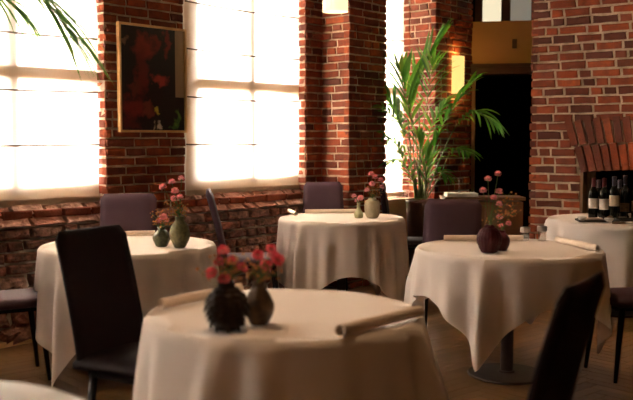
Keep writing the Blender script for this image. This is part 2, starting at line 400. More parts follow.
# ------------------------------------------------------------------ wall on the right with the arched niche
RO = (1.938, 8.0); RU = (.828, -.560); RN = (-.560, -.828)
NU0, NU1, NZ = .462, 2.15, 1.105
def arch_low(u): return 1.575+(min(max(u-.31, 0), .65))*.18
def rspans(z):
    if z < NZ: return [(0, NU0), (NU1, 7.2)]
    if z < 1.36: return [(0, .425), (2.2, 7.2)]
    if z < 1.545: return [(0, .36), (2.28, 7.2)]
    return [(0, 7.2)]
b = BM()
obox(b, RO, RU, RN, .012, NU0-.01, -.5, -.014, 0, CEIL, 1); obox(b, RO, RU, RN, NU1, 7.2, -.5, -.014, 0, CEIL, 1)
obox(b, RO, RU, RN, NU0-.02, NU1+.02, -.5, -.014, NZ+.22, CEIL, 1); obox(b, RO, RU, RN, NU0-.02, NU1+.02, -.5, -.03, NZ+.05, NZ+.22, 1)
masonry(b, RO, RU, RN, rspans, 0, CEIL, .0768, .232, 77, jag=.012, j=.0035, fj=.005, gap=.019)
masonry(b, (RO[0]-RN[0]*.5, RO[1]-RN[1]*.5), RN, (-RU[0], -RU[1]), lambda z: [(0, .5)], 0, CEIL, .0768, .245, 78, jag=.008)
rnd = random.Random(5)
fr = lambda s, o, z: (RO[0]+RU[0]*s+RN[0]*o, RO[1]+RU[1]*s+RN[1]*o, z)
for ring in (0, 1):
    n = 24; c = (NU0-.02+NU1+.02)/2
    for i in range(n):
        uu = NU0+.005+(NU1-NU0)*(i+.5)/n if ring == 0 else NU0-.02+(NU1-NU0+.04)*(i+.5)/n
        dx = (uu-c)/((NU1-NU0)/2); lean = dx*math.radians(17); rise = .035*(1-dx*dx)
        base = NZ-.005+rise+ring*.235; ln = .222; wd = (NU1-NU0)/n-.012
        ctr = uu+math.sin(lean)*(.235*ring); V = []
        fo = rnd.uniform(.006, .018); e2 = rnd.uniform(-.012, .012)
        for o in (-.34, fo):
            for (su, sz) in ((-.5, 0), (.5, 0), (.5, 1), (-.5, 1)):
                w_ = wd*(1+.05*sz); x = ctr+su*w_*math.cos(lean)+math.sin(lean)*sz*ln; z = base+sz*(ln+e2)*math.cos(lean)-su*w_*math.sin(lean)
                V.append(fr(x+rnd.uniform(-.003, .003), o, z+rnd.uniform(-.004, .004)))
        hexa(b, V)
struct('wall_right', b, [M['brick'], M['mortar']])
# niche lining
b = BM(); P = (RO[0], RO[1])
obox(b, RO, RU, RN, NU0-.1, NU1+.1, -.62, -.52, 0, 1.6, 0)
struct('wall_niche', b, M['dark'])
b = BM(); obox(b, RO, RU, RN, NU0+.002, NU0+.028, -.12, .0, 0, NZ); struct('trim_3', b, M['console'])

# ------------------------------------------------------------------ doorway, passage and the rest of the room
DO = wp(TE, .329); DU = (.980, -.199); DN = (-.199, -.980)
b = BM(); obox(b, DO, DU, DN, -.02, 2.6, -.16, 0, 2.185, 2.655); struct('wall_lintel', b, M['ochre'])
b = BM(); obox(b, DO, DU, DN, -.02, 2.6, -.18, .03, 2.09, 2.185); obox(b, DO, DU, DN, -.02, 2.6, -.18, .045, 2.165, 2.2); struct('door_1', b, M['dark_wood'])
b = BM(); obox(b, DO, DU, DN, .0, .035, -.16, .02, 0, 2.09); struct('trim_4', b, M['wood'])
b = BM(); obox(b, DO, DU, DN, .42, .47, -.0, .012, 2.36, 2.46)
tag(link('wall_vent', b, M['dark_wood']), 'small dark square vent on the ochre panel above the doorway', 'vent')
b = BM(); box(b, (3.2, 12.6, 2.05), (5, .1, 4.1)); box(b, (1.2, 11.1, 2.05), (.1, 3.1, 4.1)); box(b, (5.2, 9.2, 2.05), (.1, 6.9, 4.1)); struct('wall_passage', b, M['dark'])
# frosted lit window high in the passage
b = BM(); obox(b, DO, DU, DN, .02, .10, -.25, -.17, 2.655, CEIL); obox(b, DO, DU, DN, .30, .40, -.25, -.17, 2.655, CEIL); obox(b, DO, DU, DN, .62, 2.5, -.25, -.17, 2.655, CEIL)
wf = struct('window_6', b, M['dark_wood'])
b = BM(); obox(b, DO, DU, DN, .10, .30, -.22, -.20, 2.65, CEIL); link('pane', b, M['lit_pane'], wf)
b = BM(); obox(b, DO, DU, DN, .40, .62, -.22, -.20, 2.65, 2.78); obox(b, DO, DU, DN, .40, .62, -.22, -.20, 2.78, CEIL); link('pane', b, M['dim_pane'], wf)

b = BM(); box(b, (-1, 5, -.06), (19, 17, .1), 1)
ang = math.radians(41); Wp, n_ = .075, 6; Lp = Wp*n_; ca, sa = math.cos(ang), math.sin(ang); rnd = random.Random(4)
def plank(x0, y0, x1, y1):
    g = .0012; x0 += g; y0 += g; x1 -= g; y1 -= g
    cx, cy = (x0+x1)/2, (y0+y1)/2; X = cx*ca-cy*sa; Y = cx*sa+cy*ca+5
    if not (-3.4 < X < 4.0 and 1.0 < Y < 10.4): return
    zt = rnd.uniform(-.0006, .0)
    c4 = [(x*ca-y*sa, x*sa+y*ca+5) for x, y in ((x0, y0), (x1, y0), (x1, y1), (x0, y1))]
    hexa(b, [(x, y, -.02) for x, y in c4]+[(x, y, zt) for x, y in c4], 0)
for k in range(-90, 90):
    for m_ in range(-8, 9):
        ox = m_*2*Lp
        plank(k*Wp+ox, k*Wp, k*Wp+Lp+ox, (k+1)*Wp); plank(k*Wp+ox, (k+1)*Wp, (k+1)*Wp+ox, (k+1)*Wp+Lp)
struct('floor', b, [M['parquet'], M['gap']])
b = BM(); box(b, (-1, 5, CEIL+.05), (19, 17, .1)); struct('ceiling', b, M['ceiling'])
b = BM(); box(b, (-1, -2.6, CEIL/2), (19, .1, CEIL)); struct('wall_back', b, M['plaster'])
b = BM(); box(b, (7.3, .9, CEIL/2), (.1, 7.2, CEIL)); struct('wall_side', b, M['plaster'])
b = BM(); obox(b, WO, WU, WN, TB, T(3.09), .012, .05, 0, .035); struct('baseboard_left', b, M['light_wood'])

# ------------------------------------------------------------------ painting
def painting():
    t0, t1 = T(.815), T(1.445); z0, z1 = 1.437, 2.245
    root = thing('framed_painting', 'black and red abstract painting in a thin pale wooden frame', 'painting', (*wp((t0+t1)/2, .012), z0), math.atan2(WU[1], WU[0]))
    W, H, fw, D = t1-t0, z1-z0, .018, .035
    b = BM(); box(b, (-W/2+fw/2, -D/2, H/2), (fw, D, H)); box(b, (W/2-fw/2, -D/2, H/2), (fw, D, H)); box(b, (0, -D/2, fw/2), (W-2*fw, D, fw)); box(b, (0, -D/2, H-fw/2), (W-2*fw, D, fw))
    link('frame', b, M['light_wood'], root)
    b = BM(); box(b, (0, -.012, H/2), (W-2*fw, .016, H-2*fw))
    m = bpy.data.materials.new('abstract_paint'); m.use_nodes = True; N = m.node_tree.nodes; L = m.node_tree.links
    t = N.new('ShaderNodeTexCoord'); nz = N.new('ShaderNodeTexNoise'); nz.inputs['Scale'].default_value = 11; nz.inputs['Detail'].default_value = 8
    L.new(t.outputs['Object'], nz.inputs['Vector'])
    ma = N.new('ShaderNodeVectorMath'); ma.operation = 'MULTIPLY_ADD'; L.new(nz.outputs['Color'], ma.inputs[0]); ma.inputs[1].default_value = (.22, 0, .26); L.new(t.outputs['Object'], ma.inputs[2])
    prev = None; base = (.004, .003, .004)
    blobs = [(.36, .80, .14, .13, (.20, .018, .014)), (.35, .55, .10, .22, (.13, .012, .010)), (.20, .24, .17, .10, (.17, .016, .014)), (.42, .22, .10, .06, (.16, .03, .02)),
             (.16, .08, .14, .08, (.09, .009, .008)), (.24, .42, .12, .07, (.12, .022, .018)), (.54, .84, .05, .10, (.16, .014, .01)), (.70, .86, .06, .13, (.22, .02, .014)), (.60, .50, .11, .055, (.38, .035, .025)),
             (.10, .85, .05, .04, (.20, .10, .06)), (.55, .20, .035, .035, (.42, .36, .03)), (.60, .06, .05, .045, (.55, .48, .36)), (.86, .13, .05, .09, (.12, .26, .04)), (.82, .06, .05, .04, (.05, .14, .03)), (.50, .04, .02, .05, (.35, .3, .2))]
    for (cx, cz, rx, rz, c) in blobs:
        X, Z = (cx-.5)*W+.11, cz*H+.13
        s = N.new('ShaderNodeVectorMath'); s.operation = 'SUBTRACT'; L.new(ma.outputs[0], s.inputs[0]); s.inputs[1].default_value = (X, 0, Z)
        q = N.new('ShaderNodeVectorMath'); q.operation = 'MULTIPLY'; L.new(s.outputs[0], q.inputs[0]); q.inputs[1].default_value = (1/(rx*W*.95), 0, 1/(rz*H*.95))
        ln = N.new('ShaderNodeVectorMath'); ln.operation = 'LENGTH'; L.new(q.outputs[0], ln.inputs[0])
        mr = N.new('ShaderNodeMapRange'); mr.inputs[1].default_value = 1.25; mr.inputs[2].default_value = .6; L.new(ln.outputs['Value'], mr.inputs[0])
        mx = N.new('ShaderNodeMix'); mx.data_type = 'RGBA'; L.new(mr.outputs[0], mx.inputs[0])
        if prev: L.new(prev, mx.inputs[6])
        else: mx.inputs[6].default_value = (*base, 1)
        mx.inputs[7].default_value = (*c, 1); prev = mx.outputs[2]
    # the pale strip down the right edge
    sx = N.new('ShaderNodeSeparateXYZ'); L.new(t.outputs['Object'], sx.inputs[0])
    a1 = N.new('ShaderNodeMath'); a1.operation = 'GREATER_THAN'; L.new(sx.outputs[0], a1.inputs[0]); a1.inputs[1].default_value = W*.335
    a2 = N.new('ShaderNodeMath'); a2.operation = 'GREATER_THAN'; L.new(sx.outputs[2], a2.inputs[0]); a2.inputs[1].default_value = H*.34
    a3 = N.new('ShaderNodeMath'); a3.operation = 'MULTIPLY'; L.new(a1.outputs[0], a3.inputs[0]); L.new(a2.outputs[0], a3.inputs[1])
    mx = N.new('ShaderNodeMix'); mx.data_type = 'RGBA'; L.new(a3.outputs[0], mx.inputs[0]); L.new(prev, mx.inputs[6]); mx.inputs[7].default_value = (.34, .25, .16, 1)
    bs = N['Principled BSDF']; L.new(mx.outputs[2], bs.inputs['Base Color']); bs.inputs['Roughness'].default_value = .35
    link('canvas', b, m, root)
painting()

# ------------------------------------------------------------------ tables
def cloth_mesh(R, half, rot, seed, hem_w=.035, folds=17, amp=.022, floorz=.006, top=.752, flare=.10):
    rnd = random.Random(seed); NA = 288
    ph = [rnd.uniform(0, 2*PI) for _ in range(6)]
    drops = []
    b = BM(); h = BM()
    nt_, ns = 7, 26
    rings = [[] for _ in range(nt_+ns+1)]
    ctr = b.verts.new((0, 0, top))
    hemr = [[], []]
    for i in range(NA):
        th = 2*PI*i/NA; a = th-rot
        L = half/max(abs(math.cos(a)), abs(math.sin(a)))
        k = (L-half)/(half*(math.sqrt(2)-1))           # 0 middle of a side, 1 corner
        L = min(L, half*1.40)                           # soft corners
        D = L-R
        for j in range(1, nt_+1):
            r = (R-.012)*j/nt_
            rings[j-1].append(b.verts.new((r*math.cos(th), r*math.sin(th), top+.0012*math.sin(7*th+j+seed)*j/nt_)))
        fold = (.55*math.sin(folds*th+ph[0]+.9*math.sin(3*th+ph[1]))+.3*math.sin((folds*1.6//1)*th+ph[2]+math.sin(2*th+ph[3]))+.25*math.sin(5*th+ph[4]))
        def pos(s):                                     # s: length of cloth past the rim
            if s < .03:
                q = s/.03*PI/2; return R-.012+.012*math.sin(q)+.004*math.sin(q)*(.5+.5*fold), top-.018*(1-math.cos(q))
            z = top-.018-(s-.03); e = s/.55
            rr = R+.004+flare*(.35+.65*k)*(1-math.exp(-2.0*e))*.55 + amp*fold*min(1, e*2.2)*(.6+1.0*k)*(.8+e*.5)+ .028*k*math.cos(2*(a*2-PI))*0
            if z < floorz:
                ex = floorz-z; z = floorz+.004+.006*(1+math.sin(9*th+s*30)); rr += ex*.55+.01
            return rr, z
        for j in range(0, ns+1):
            s = D*(j/ns)**1.15; r, z = pos(s)
            rings[nt_+j].append(b.verts.new((r*math.cos(th), r*math.sin(th), z)))
        for q, s in ((0, D-hem_w), (1, D+.001)):
            r, z = pos(s); r += .0025
            hemr[q].append(h.verts.new((r*math.cos(th), r*math.sin(th), z)))
    for i in range(NA):
        n = (i+1) % NA
        b.faces.new((ctr, rings[0][i], rings[0][n]))
        for j in range(len(rings)-1): b.faces.new((rings[j][i], rings[j+1][i], rings[j+1][n], rings[j][n]))
        h.faces.new((hemr[0][i], hemr[1][i], hemr[1][n], hemr[0][n]))
    return b, h
def table(loc, R, half, rot, seed, label, clabel, m=None, **kw):
    t = thing('round_table', label, 'table', (loc[0], loc[1], 0), 0, 'round dining tables')
    b = BM(); lathe(b, [(R-.03, .715), (R-.02, .72), (R-.02, .742), (R-.03, .745)], 48); link('tabletop', b, M['wood'], t)
    b = BM(); lathe(b, [(.037, .02), (.037, .71)], 24); lathe(b, [(.10, .70), (.10, .714)], 24); link('pole', b, M['iron'], t, False)
    b = BM(); lathe(b, [(.225, .001), (.228, .008), (.222, .014), (.05, .020), (.045, .03)], 48); link('base_plate', b, M['iron'], t)
    cb, hb = cloth_mesh(R, half, math.radians(rot), seed, **kw)
    c = link('tablecloth', cb, m or M['linen'], None, True, (loc[0], loc[1], 0)); tag(c, clabel, 'tablecloth', 'cloths on the round tables')
    hh = link('hem', hb, m or M['linen'], c, True)
    return t, c
NEAR = (-.118, 3.20); RIGHT = (1.12, 5.10); FAR = (.205, 7.14); LEFT = (-1.135, 5.28); BACK = (2.42, 6.98); WHITE = (-.96, 1.77)
table(NEAR, .50, .86, 20, 1, 'round table under the nearest warm lit cloth', 'cream cloth on the nearest table, under the dark scaly vase', folds=15, amp=.038, flare=.24)
table(RIGHT, .535, .80, 19, 6, 'round pedestal table with dark round base plate, beside the plum vase', 'cream cloth with pointed corner hanging almost to the parquet, under the plum vase', folds=14, amp=.045, flare=.09)
table(FAR, .508, .93, 7, 9, 'round table in front of the brick pillar, under the stone coloured vase', 'cream cloth on the table in front of the brick pillar', folds=18, amp=.034)
table(LEFT, .52, .90, 14, 12, 'round table below the framed painting, under two mossy green vases', 'floor length cream cloth on the table below the painting', folds=16, amp=.045)
table(BACK, .56, .86, 30, 15, 'round serving table by the brick arch, holding the wine bottles', 'cream cloth under the wine bottles by the brick arch', folds=13, amp=.04)
table(WHITE, .52, .86, 10, 18, 'round table in the near corner under a bright white cloth', 'bright white cloth on the corner table closest to the camera', M['white_linen'], folds=15)

# ------------------------------------------------------------------ chairs
def slab(bm, w0, w1, y_of, z0, z1, th, nz=12, nx=8, bow=.0, rc=.03, shear=0):
    """upholstered panel between heights z0..z1, front surface at y_of(z)"""
    fr_, bk = [], []
    for j in range(nz+1):
        v = j/nz; z = z0+(z1-z0)*v; w_ = (w0+(w1-w0)*v)/2
        d = (z1-z)
        if d < rc: w_ -= rc-math.sqrt(max(0, rc*rc-(rc-d)**2))
        a, c = [], []
        for i in range(nx+1):
            x = -w_+2*w_*i/nx; e = 1-abs(2*i/nx-1)**6; et = min(1, (z1-z)/.02)*.7+.3
            yy = y_of(z)-bow*(1-(2*i/nx-1)**2)
            a.append(bm.verts.new((x, yy+th/2*(.35+.65*e)*et, z))); c.append(bm.verts.new((x, yy-th/2*(.35+.65*e)*et, z)))
        fr_.append(a); bk.append(c)
    for j in range(nz):
        for i in range(nx):
            bm.faces.new((fr_[j][i+1], fr_[j][i], fr_[j+1][i], fr_[j+1][i+1])); bm.faces.new((bk[j][i], bk[j][i+1], bk[j+1][i+1], bk[j+1][i]))
        bm.faces.new((fr_[j][0], bk[j][0], bk[j+1][0], fr_[j+1][0])); bm.faces.new((bk[j][nx], fr_[j][nx], fr_[j+1][nx], bk[j+1][nx]))
    for i in range(nx):
        bm.faces.new((fr_[nz][i+1], fr_[nz][i], bk[nz][i], bk[nz][i+1])); bm.faces.new((fr_[0][i], fr_[0][i+1], bk[0][i+1], bk[0][i]))
def chair(loc, face, label, m='leather', w1=.39, top=1.0, lean=.13):
    rz = math.atan2(-face[0], face[1])
    root = thing('dining_chair', label, 'chair', (loc[0], loc[1], 0), rz, 'upholstered dining chairs')
    b = BM(); yo = lambda z: -.20-lean*((z-.44)/.56)**1.25 if z > .44 else -.20
    slab(b, .40, w1, yo, .445, top, .05, 14, 8, .012, .025); link('backrest', b, M[m], root, True)
    b = BM(); slab(b, .43, .40, lambda z: z*0, -.22, .22, .065, 10, 8, 0, .05)
    for v in b.verts: x, y, z = v.co; v.co = (x, z, .455+y+(.006 if y > 0 else 0)*math.cos(x*4))
    bmesh.ops.reverse_faces(b, faces=b.faces); link('seat', b, M[m], root, True)
    b = BM(); box(b, (0, 0, .418), (.34, .36, .02)); link('seat_frame', b, M['leg'], root)
    for sx in (-1, 1):
        for sy in (-1, 1):
            b = BM(); tube(b, [(sx*.155, sy*.16, .425), (sx*.165, sy*.185-.0, .2), (sx*.175, sy*.205, .0)], [.019, .016, .011], 10); link('leg', b, M['leg'], root, True)
    for v in ('seat',): pass
    return root
def nrm(x, y): l = math.hypot(x, y); return (x/l, y/l)
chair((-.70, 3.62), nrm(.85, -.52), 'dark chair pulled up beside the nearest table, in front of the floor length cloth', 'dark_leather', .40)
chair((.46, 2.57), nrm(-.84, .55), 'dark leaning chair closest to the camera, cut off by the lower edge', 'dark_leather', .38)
chair((-1.29, 5.92), nrm(.14, -.99), 'purple chair below the painting, behind the two mossy vases', 'leather', .39)
chair((.075, 7.66), nrm(.05, -1), 'purple chair against the brick pillar, behind the stone coloured vase', 'leather', .35)
chair((-.50, 6.79), nrm(.99, .10), 'purple chair turned side on, against the rough brick under the middle window', 'leather', .38)
chair((.90, 5.97), nrm(.06, 1), 'dark chair standing in front of the tall palm planter', 'leather', .36)
chair((1.87, 5.13), nrm(-.98, -.18), 'dark chair with thin black legs, in front of the serving table', 'leather')
chair((-1.80, 5.04), nrm(.88, .48), 'purple chair whose seat and legs show beside the rough brick wall', 'leather')
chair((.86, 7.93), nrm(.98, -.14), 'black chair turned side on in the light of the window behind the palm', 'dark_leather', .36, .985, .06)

# ------------------------------------------------------------------ rolled napkins
def roll(p, q, r, label, dark=True):
    p = Vector(p); q = Vector(q); d = q-p; L = d.length
    root = thing('rolled_napkin', label, 'napkin', (*(p+q).xy/2, p.z-r+.0), math.atan2(d.y, d.x), 'rolled linen napkins')
    b = BM(); n = 22; pr = []
    for j in range(9):
        x = -L/2+L*j/8; ring = []
        for i in range(n):
            a = 2*PI*i/n; rr = r*(1+.02*math.sin(3*a+j))+(.0018 if 4 < i < 9 else 0); ring.append(b.verts.new((x, rr*math.cos(a), r+rr*math.sin(a))))
        pr.append(ring)
    for j in range(8):
        for i in range(n): b.faces.new((pr[j][i], pr[j+1][i], pr[j+1][(i+1) % n], pr[j][(i+1) % n]))
    for e, ring in ((-1, pr[0]), (1, pr[-1])):               # hollow rolled ends
        inn = [b.verts.new((e*L/2, v.co.y*.72, r+(v.co.z-r)*.72)) for v in ring]; dp_ = [b.verts.new((e*(L/2-.02), v.co.y*.7, r+(v.co.z-r)*.7)) for v in ring]
        for i in range(n):
            k = (i+1) % n
            for A, B in ((ring, inn), (inn, dp_)): b.faces.new((A[i], A[k], B[k], B[i]) if e > 0 else (A[k], A[i], B[i], B[k]))
        b.faces.new(dp_)
    link('outer_layer', b, M['napkin'], root, True)
    b = BM(); pts = []
    for k in range(34):
        a = k*.5; rr = r*.68*(1-k/40); pts.append((rr*math.cos(a), r+rr*math.sin(a)))
    for k in range(33):
        (y0, z0), (y1, z1) = pts[k], pts[k+1]
        b.faces.new([b.verts.new(c) for c in ((-L/2+.003, y0, z0), (L/2-.003, y0, z0), (L/2-.003, y1, z1), (-L/2+.003, y1, z1))])
    link('inner_layer', b, M['napkin'], root, True)
def rollp(a, b_, r, label):
    z = .756+r; roll(gp(*a, z), gp(*b_, z), r, label)
rollp((161, 304), (240, 288), .0185, 'rolled napkin lying behind the dark scaly vase on the nearest table')
rollp((340, 331), (420, 311), .0195, 'rolled napkin with open dark end near the front edge of the nearest table')
rollp((444, 238), (523, 238), .0165, 'rolled napkin lying behind the plum vase')
rollp((557, 239.5), (598, 248.5), .0175, 'rolled napkin pointing towards the serving table, beside the shakers')
rollp((119, 234), (155, 233), .0165, 'rolled napkin lying at the far edge of the table below the painting')
rollp((305, 211.5), (356, 211), .0165, 'long rolled napkin in front of the chair by the brick pillar')
rollp((289, 210.5), (296, 214), .017, 'rolled napkin seen end on, by the window side of the pillar table')

# ------------------------------------------------------------------ vases
def vase(loc, prof, label, m, fn=None, n=48, sc=None, smooth=True):
    root = thing('vase', label, 'vase', (*loc.xy, .7545), 0, 'stoneware vases')
    pr = smooth_prof(prof, 34); H = prof[-1][1]
    inner = [(max(r-.006, .004), z) for r, z in pr[::-1] if z > H*.55]
    b = BM(); lathe(b, pr+inner, n, fn=fn)
    if sc: sc(b, pr)
    link('body', b, M[m], root, smooth)
    b = BM(); r = prof[-1][0]; lathe(b, [(r-.006, H-.001), (r-.005, H+.003), (r, H+.004), (r+.0015, H), (r, H-.006)], n, cap=False); link('rim', b, M[m], root, True)
    return root
def scales(b, pr):
    rnd = random.Random(3)
    H = pr[-1][1]
    def rad(z):
        for (r0, z0), (r1, z1) in zip(pr, pr[1:]):
            if z0 <= z <= z1: return r0+(r1-r0)*(z-z0)/max(1e-6, z1-z0)
        return pr[-1][0]
    rows = 8
    for k in range(rows):
        z = H*(.16+.72*k/(rows-1)); r = rad(z); n = max(9, int(2*PI*r/.032))
        for i in range(n):
            a = 2*PI*(i+.5*(k % 2))/n; wd = .021; hh = .026
            d = Vector((math.cos(a), math.sin(a), 0)); t = Vector((-math.sin(a), math.cos(a), 0)); o = d*(r-.002)
            P = [o-t*wd+Vector((0, 0, z+.004)), o+t*wd+Vector((0, 0, z+.004)), o+d*.011+t*wd*.7+Vector((0, 0, z-hh*.4)), o+d*.021+Vector((0, 0, z-hh)), o+d*.011-t*wd*.7+Vector((0, 0, z-hh*.4)), o+d*.014+Vector((0, 0, z-.002))]
            V = [b.verts.new(p) for p in P]
            for f in ((0, 5, 1), (1, 5, 2), (2, 5, 3), (3, 5, 4), (4, 5, 0)): b.faces.new([V[q] for q in f])
            for f in ((0, 4, 3, 2, 1),): b.faces.new([V[q] for q in f])
def knobs(k1, k2, amp): return lambda r, z, a: r+amp*max(0, math.sin(k1*a+(int(z*k2/PI) % 2)*PI/2))*max(0, math.sin(z*k2) if int(z*k2/PI) % 2 == 0 else -math.sin(z*k2))
V1 = vase(Vector((-.297, 2.875, 0)), [(.030, 0), (.034, .012), (.052, .045), (.061, .085), (.050, .122), (.030, .14), (.028, .155)], 'dark scaly artichoke shaped vase on the nearest table', 'vase_dark', sc=scales, smooth=False)
V2 = vase(Vector((-.196, 2.965, 0)), [(.030, 0), (.036, .01), (.048, .04), (.050, .07), (.036, .105), (.024, .125), (.024, .14)], 'smooth brown pear shaped vase beside the dark scaly one', 'vase_brown', fn=lambda r, z, a: r*(1+.03*math.sin(5*a+z*30)))
V3 = vase(Vector((.962, 4.87, 0)), [(.034, 0), (.046, .012), (.064, .055), (.065, .09), (.048, .125), (.024, .142), (.021, .152)], 'large plum vase covered in small knobs', 'vase_plum', fn=knobs(20, 270, .006), n=132)
V4 = vase(Vector((1.050, 4.955, 0)), [(.024, 0), (.032, .01), (.044, .04), (.044, .07), (.028, .095), (.018, .105), (.018, .112)], 'small smooth plum vase tucked behind the knobbly one', 'vase_plum')
V5 = vase(Vector((-.797, 5.10, 0)), [(.030, 0), (.036, .01), (.055, .05), (.060, .085), (.047, .13), (.028, .155), (.026, .178)], 'tall mossy green ovoid vase on the table below the painting', 'vase_green', fn=lambda r, z, a: r*(1+.02*math.sin(9*a)*math.sin(z*60)))
V6 = vase(Vector((-.912, 5.15, 0)), [(.028, 0), (.036, .01), (.050, .045), (.048, .065), (.030, .09), (.020, .10), (.021, .112)], 'short dark green vase with a pointed belly beside the taller mossy one', 'vase_green2', fn=lambda r, z, a: r*(1+.04*math.sin(6*a)))
V7 = vase(Vector((.449, 7.06, 0)), [(.040, 0), (.050, .012), (.060, .05), (.063, .10), (.056, .135), (.034, .148), (.032, .156)], 'stone coloured barrel vase with carved relief', 'vase_stone', fn=lambda r, z, a: r*(1+.035*math.sin(4*a+1)*math.sin(z*40)+.02*math.sin(11*a+z*60)))
V8 = vase(Vector((.340, 7.06, 0)), [(.030, 0), (.035, .01), (.036, .035), (.022, .06), (.013, .09), (.015, .118)], 'small pale green bud vase beside the stone coloured one', 'vase_bud')

# ------------------------------------------------------------------ flowers
def blossom_mesh(m, seed):
    rnd = random.Random(seed); b = BM()
    for lay, (n, r0, tilt) in enumerate(((9, .95, -22), (9, 1.0, 6), (9, .98, 32), (7, .92, 56), (5, .86, 78))):
        for i in range(n):
            a = 2*PI*(i+rnd.uniform(-.2, .2))/n+lay*.4; tl = math.radians(tilt+rnd.uniform(-8, 8)); w_ = PI/n*1.35
            base = b.verts.new((0, 0, .0)); mid, out = [], []
            for q in range(5):
                aa = a+w_*(q-2)/2; rr = r0*(.55); up = .55
                d = Vector((math.cos(aa)*math.cos(tl), math.sin(aa)*math.cos(tl), math.sin(tl)))
                mid.append(b.verts.new(d*rr*.9)); out.append(b.verts.new(d*r0*(1 if q % 2 else .86)+Vector((0, 0, rnd.uniform(-.12, .12)))))
            for q in range(4):
                b.faces.new((base, mid[q], mid[q+1])); b.faces.new((mid[q], out[q], out[q+1], mid[q+1]))
    for v in b.verts: v.co *= .0225
    me = bpy.data.meshes.new('blossom'); b.to_mesh(me); b.free(); me.materials.append(m); return me
BLO = {'pink': [blossom_mesh(M['pink'], s) for s in (1, 2)], 'red': [blossom_mesh(M['red'], s) for s in (3, 4)]}
b = BM(); lathe(b, [(.002, -.016), (.005, -.012), (.006, -.002), (.007, .002)], 8); CALYX = bpy.data.meshes.new('calyx'); b.to_mesh(CALYX); b.free(); CALYX.materials.append(M['green'])
ORD = ['first', 'second', 'third', 'fourth', 'fifth', 'sixth', 'seventh', 'eighth', 'ninth', 'tenth']
frnd = random.Random(11)
def bouquet(v, colour, pts, where, sprigs, sc=1.0, top=.14):
    base = Vector((v.location.x, v.location.y, v.location.z+top*.35)); mouth = Vector((v.location.x, v.location.y, v.location.z+top))
    pts = sorted(pts)
    for i, (px, py) in enumerate(pts):
        P = dp(px, py, v.location.y+frnd.uniform(-.035, .035))
        if len(pts) == 1: lab = '%s carnation alone in %s' % (colour, where)
        else: lab = '%s carnation in %s, %s from the left' % (colour, where, ORD[i])
        r = thing('carnation', lab, 'flower', base, 0, 'carnations in %s' % where)
        o = bpy.data.objects.new('blossom', frnd.choice(BLO[colour])); COL.objects.link(o); o.parent = r; o.location = P-base; s = sc*frnd.uniform(.9, 1.15); o.scale = (s, s, s)
        dd = (P-mouth); dd.z = abs(dd.z)+.05; dd.y -= .03; o.rotation_mode = 'QUATERNION'; o.rotation_quaternion = dd.to_track_quat('Z', 'Y')
        c = bpy.data.objects.new('calyx', CALYX); COL.objects.link(c); c.parent = r; c.location = P-base; c.rotation_mode = 'QUATERNION'; c.rotation_quaternion = o.rotation_quaternion
        st = BM(); E = P-dd.normalized()*.012; mm = mouth-base; Q = E-base; m2 = mm+(Q-mm)*.5+Vector((0, 0, .012))
        j = Vector((frnd.uniform(-.008, .008), frnd.uniform(-.008, .008), 0))
        path = smooth_prof([tuple(j), tuple(mm+j), tuple(m2), tuple(Q)], 9); tube(st, path, .0017, 5)
        for q in (4, 6):
            a = Vector(path[q]); sd = Vector((frnd.uniform(-1, 1), frnd.uniform(-.5, .5), .8)).normalized()
            e = a+sd*.03; t = sd.cross(Vector((0, 1, 0))).normalized()*.003
            st.faces.new([st.verts.new(x) for x in (a, (a+e)/2+t, e, (a+e)/2-t)])
        link('stem', st, M['green'], r)
    for i, (px, py) in enumerate(sorted(sprigs)):
        P = dp(px, py, v.location.y+frnd.uniform(-.03, .03))
        lab = 'sprig of tiny orange buds in %s, %s from the left' % (where, ORD[i]) if len(sprigs) > 1 else 'sprig of tiny orange buds in %s' % where
        r = thing('bud_sprig', lab, 'flower sprig', base, 0, 'orange bud sprigs in %s' % where)
        st = BM(); bu = BM(); mm = mouth-base; Q = P-base
        path = smooth_prof([(0, 0, 0), tuple(mm), tuple(mm+(Q-mm)*.55+Vector((0, 0, .01))), tuple(Q)], 8); tube(st, path, .0012, 4)
        for q in range(11):
            k = frnd.randint(5, 8); a = Vector(path[k]); e = a+Vector((frnd.uniform(-.028, .028), frnd.uniform(-.02, .02), frnd.uniform(-.012, .028)))
            tube(st, [a, e], .0007, 3)
            R_ = Matrix.Rotation(frnd.uniform(0, 3), 3, Vector((frnd.random(), frnd.random(), 1)).normalized())
            h = frnd.uniform(.0035, .007); V = [bu.verts.new(e+R_ @ Vector(c)*h) for c in ((1.5, 0, 0), (-1, 0, 0), (0, 1, 0), (0, -1, 0), (0, 0, 1), (0, 0, -1))]
            for f in ((0, 2, 4), (2, 1, 4), (1, 3, 4), (3, 0, 4), (2, 0, 5), (1, 2, 5), (3, 1, 5), (0, 3, 5)): bu.faces.new([V[x] for x in f])
        link('stem', st, M['green'], r); link('buds', bu, M['orange'], r)
bouquet(V1, 'red', [(223, 251), (219, 262), (211.5, 273), (224, 279), (242, 268), (232, 262)], 'the dark scaly vase', [(204, 275), (228, 270), (235, 278), (215, 256), (240, 258)], 1.0, .145)
bouquet(V2, 'red', [(258, 255), (271, 249), (273.5, 256), (277.5, 260), (266, 266)], 'the smooth brown vase', [(252, 272), (276, 275), (262, 277), (250, 262)], 1.0, .13)
bouquet(V3, 'pink', [(483, 190.5), (499, 191.5), (494, 198), (499, 204), (488, 179), (498, 174)], 'the knobbly plum vase', [(507, 196), (511, 198), (506, 214), (510, 211), (517, 213)], .92, .14)
bouquet(V4, 'pink', [(499.5, 217), (501.5, 226), (508.5, 223.5)], 'the small plum vase', [(514, 207), (485, 221)], .85, .10)
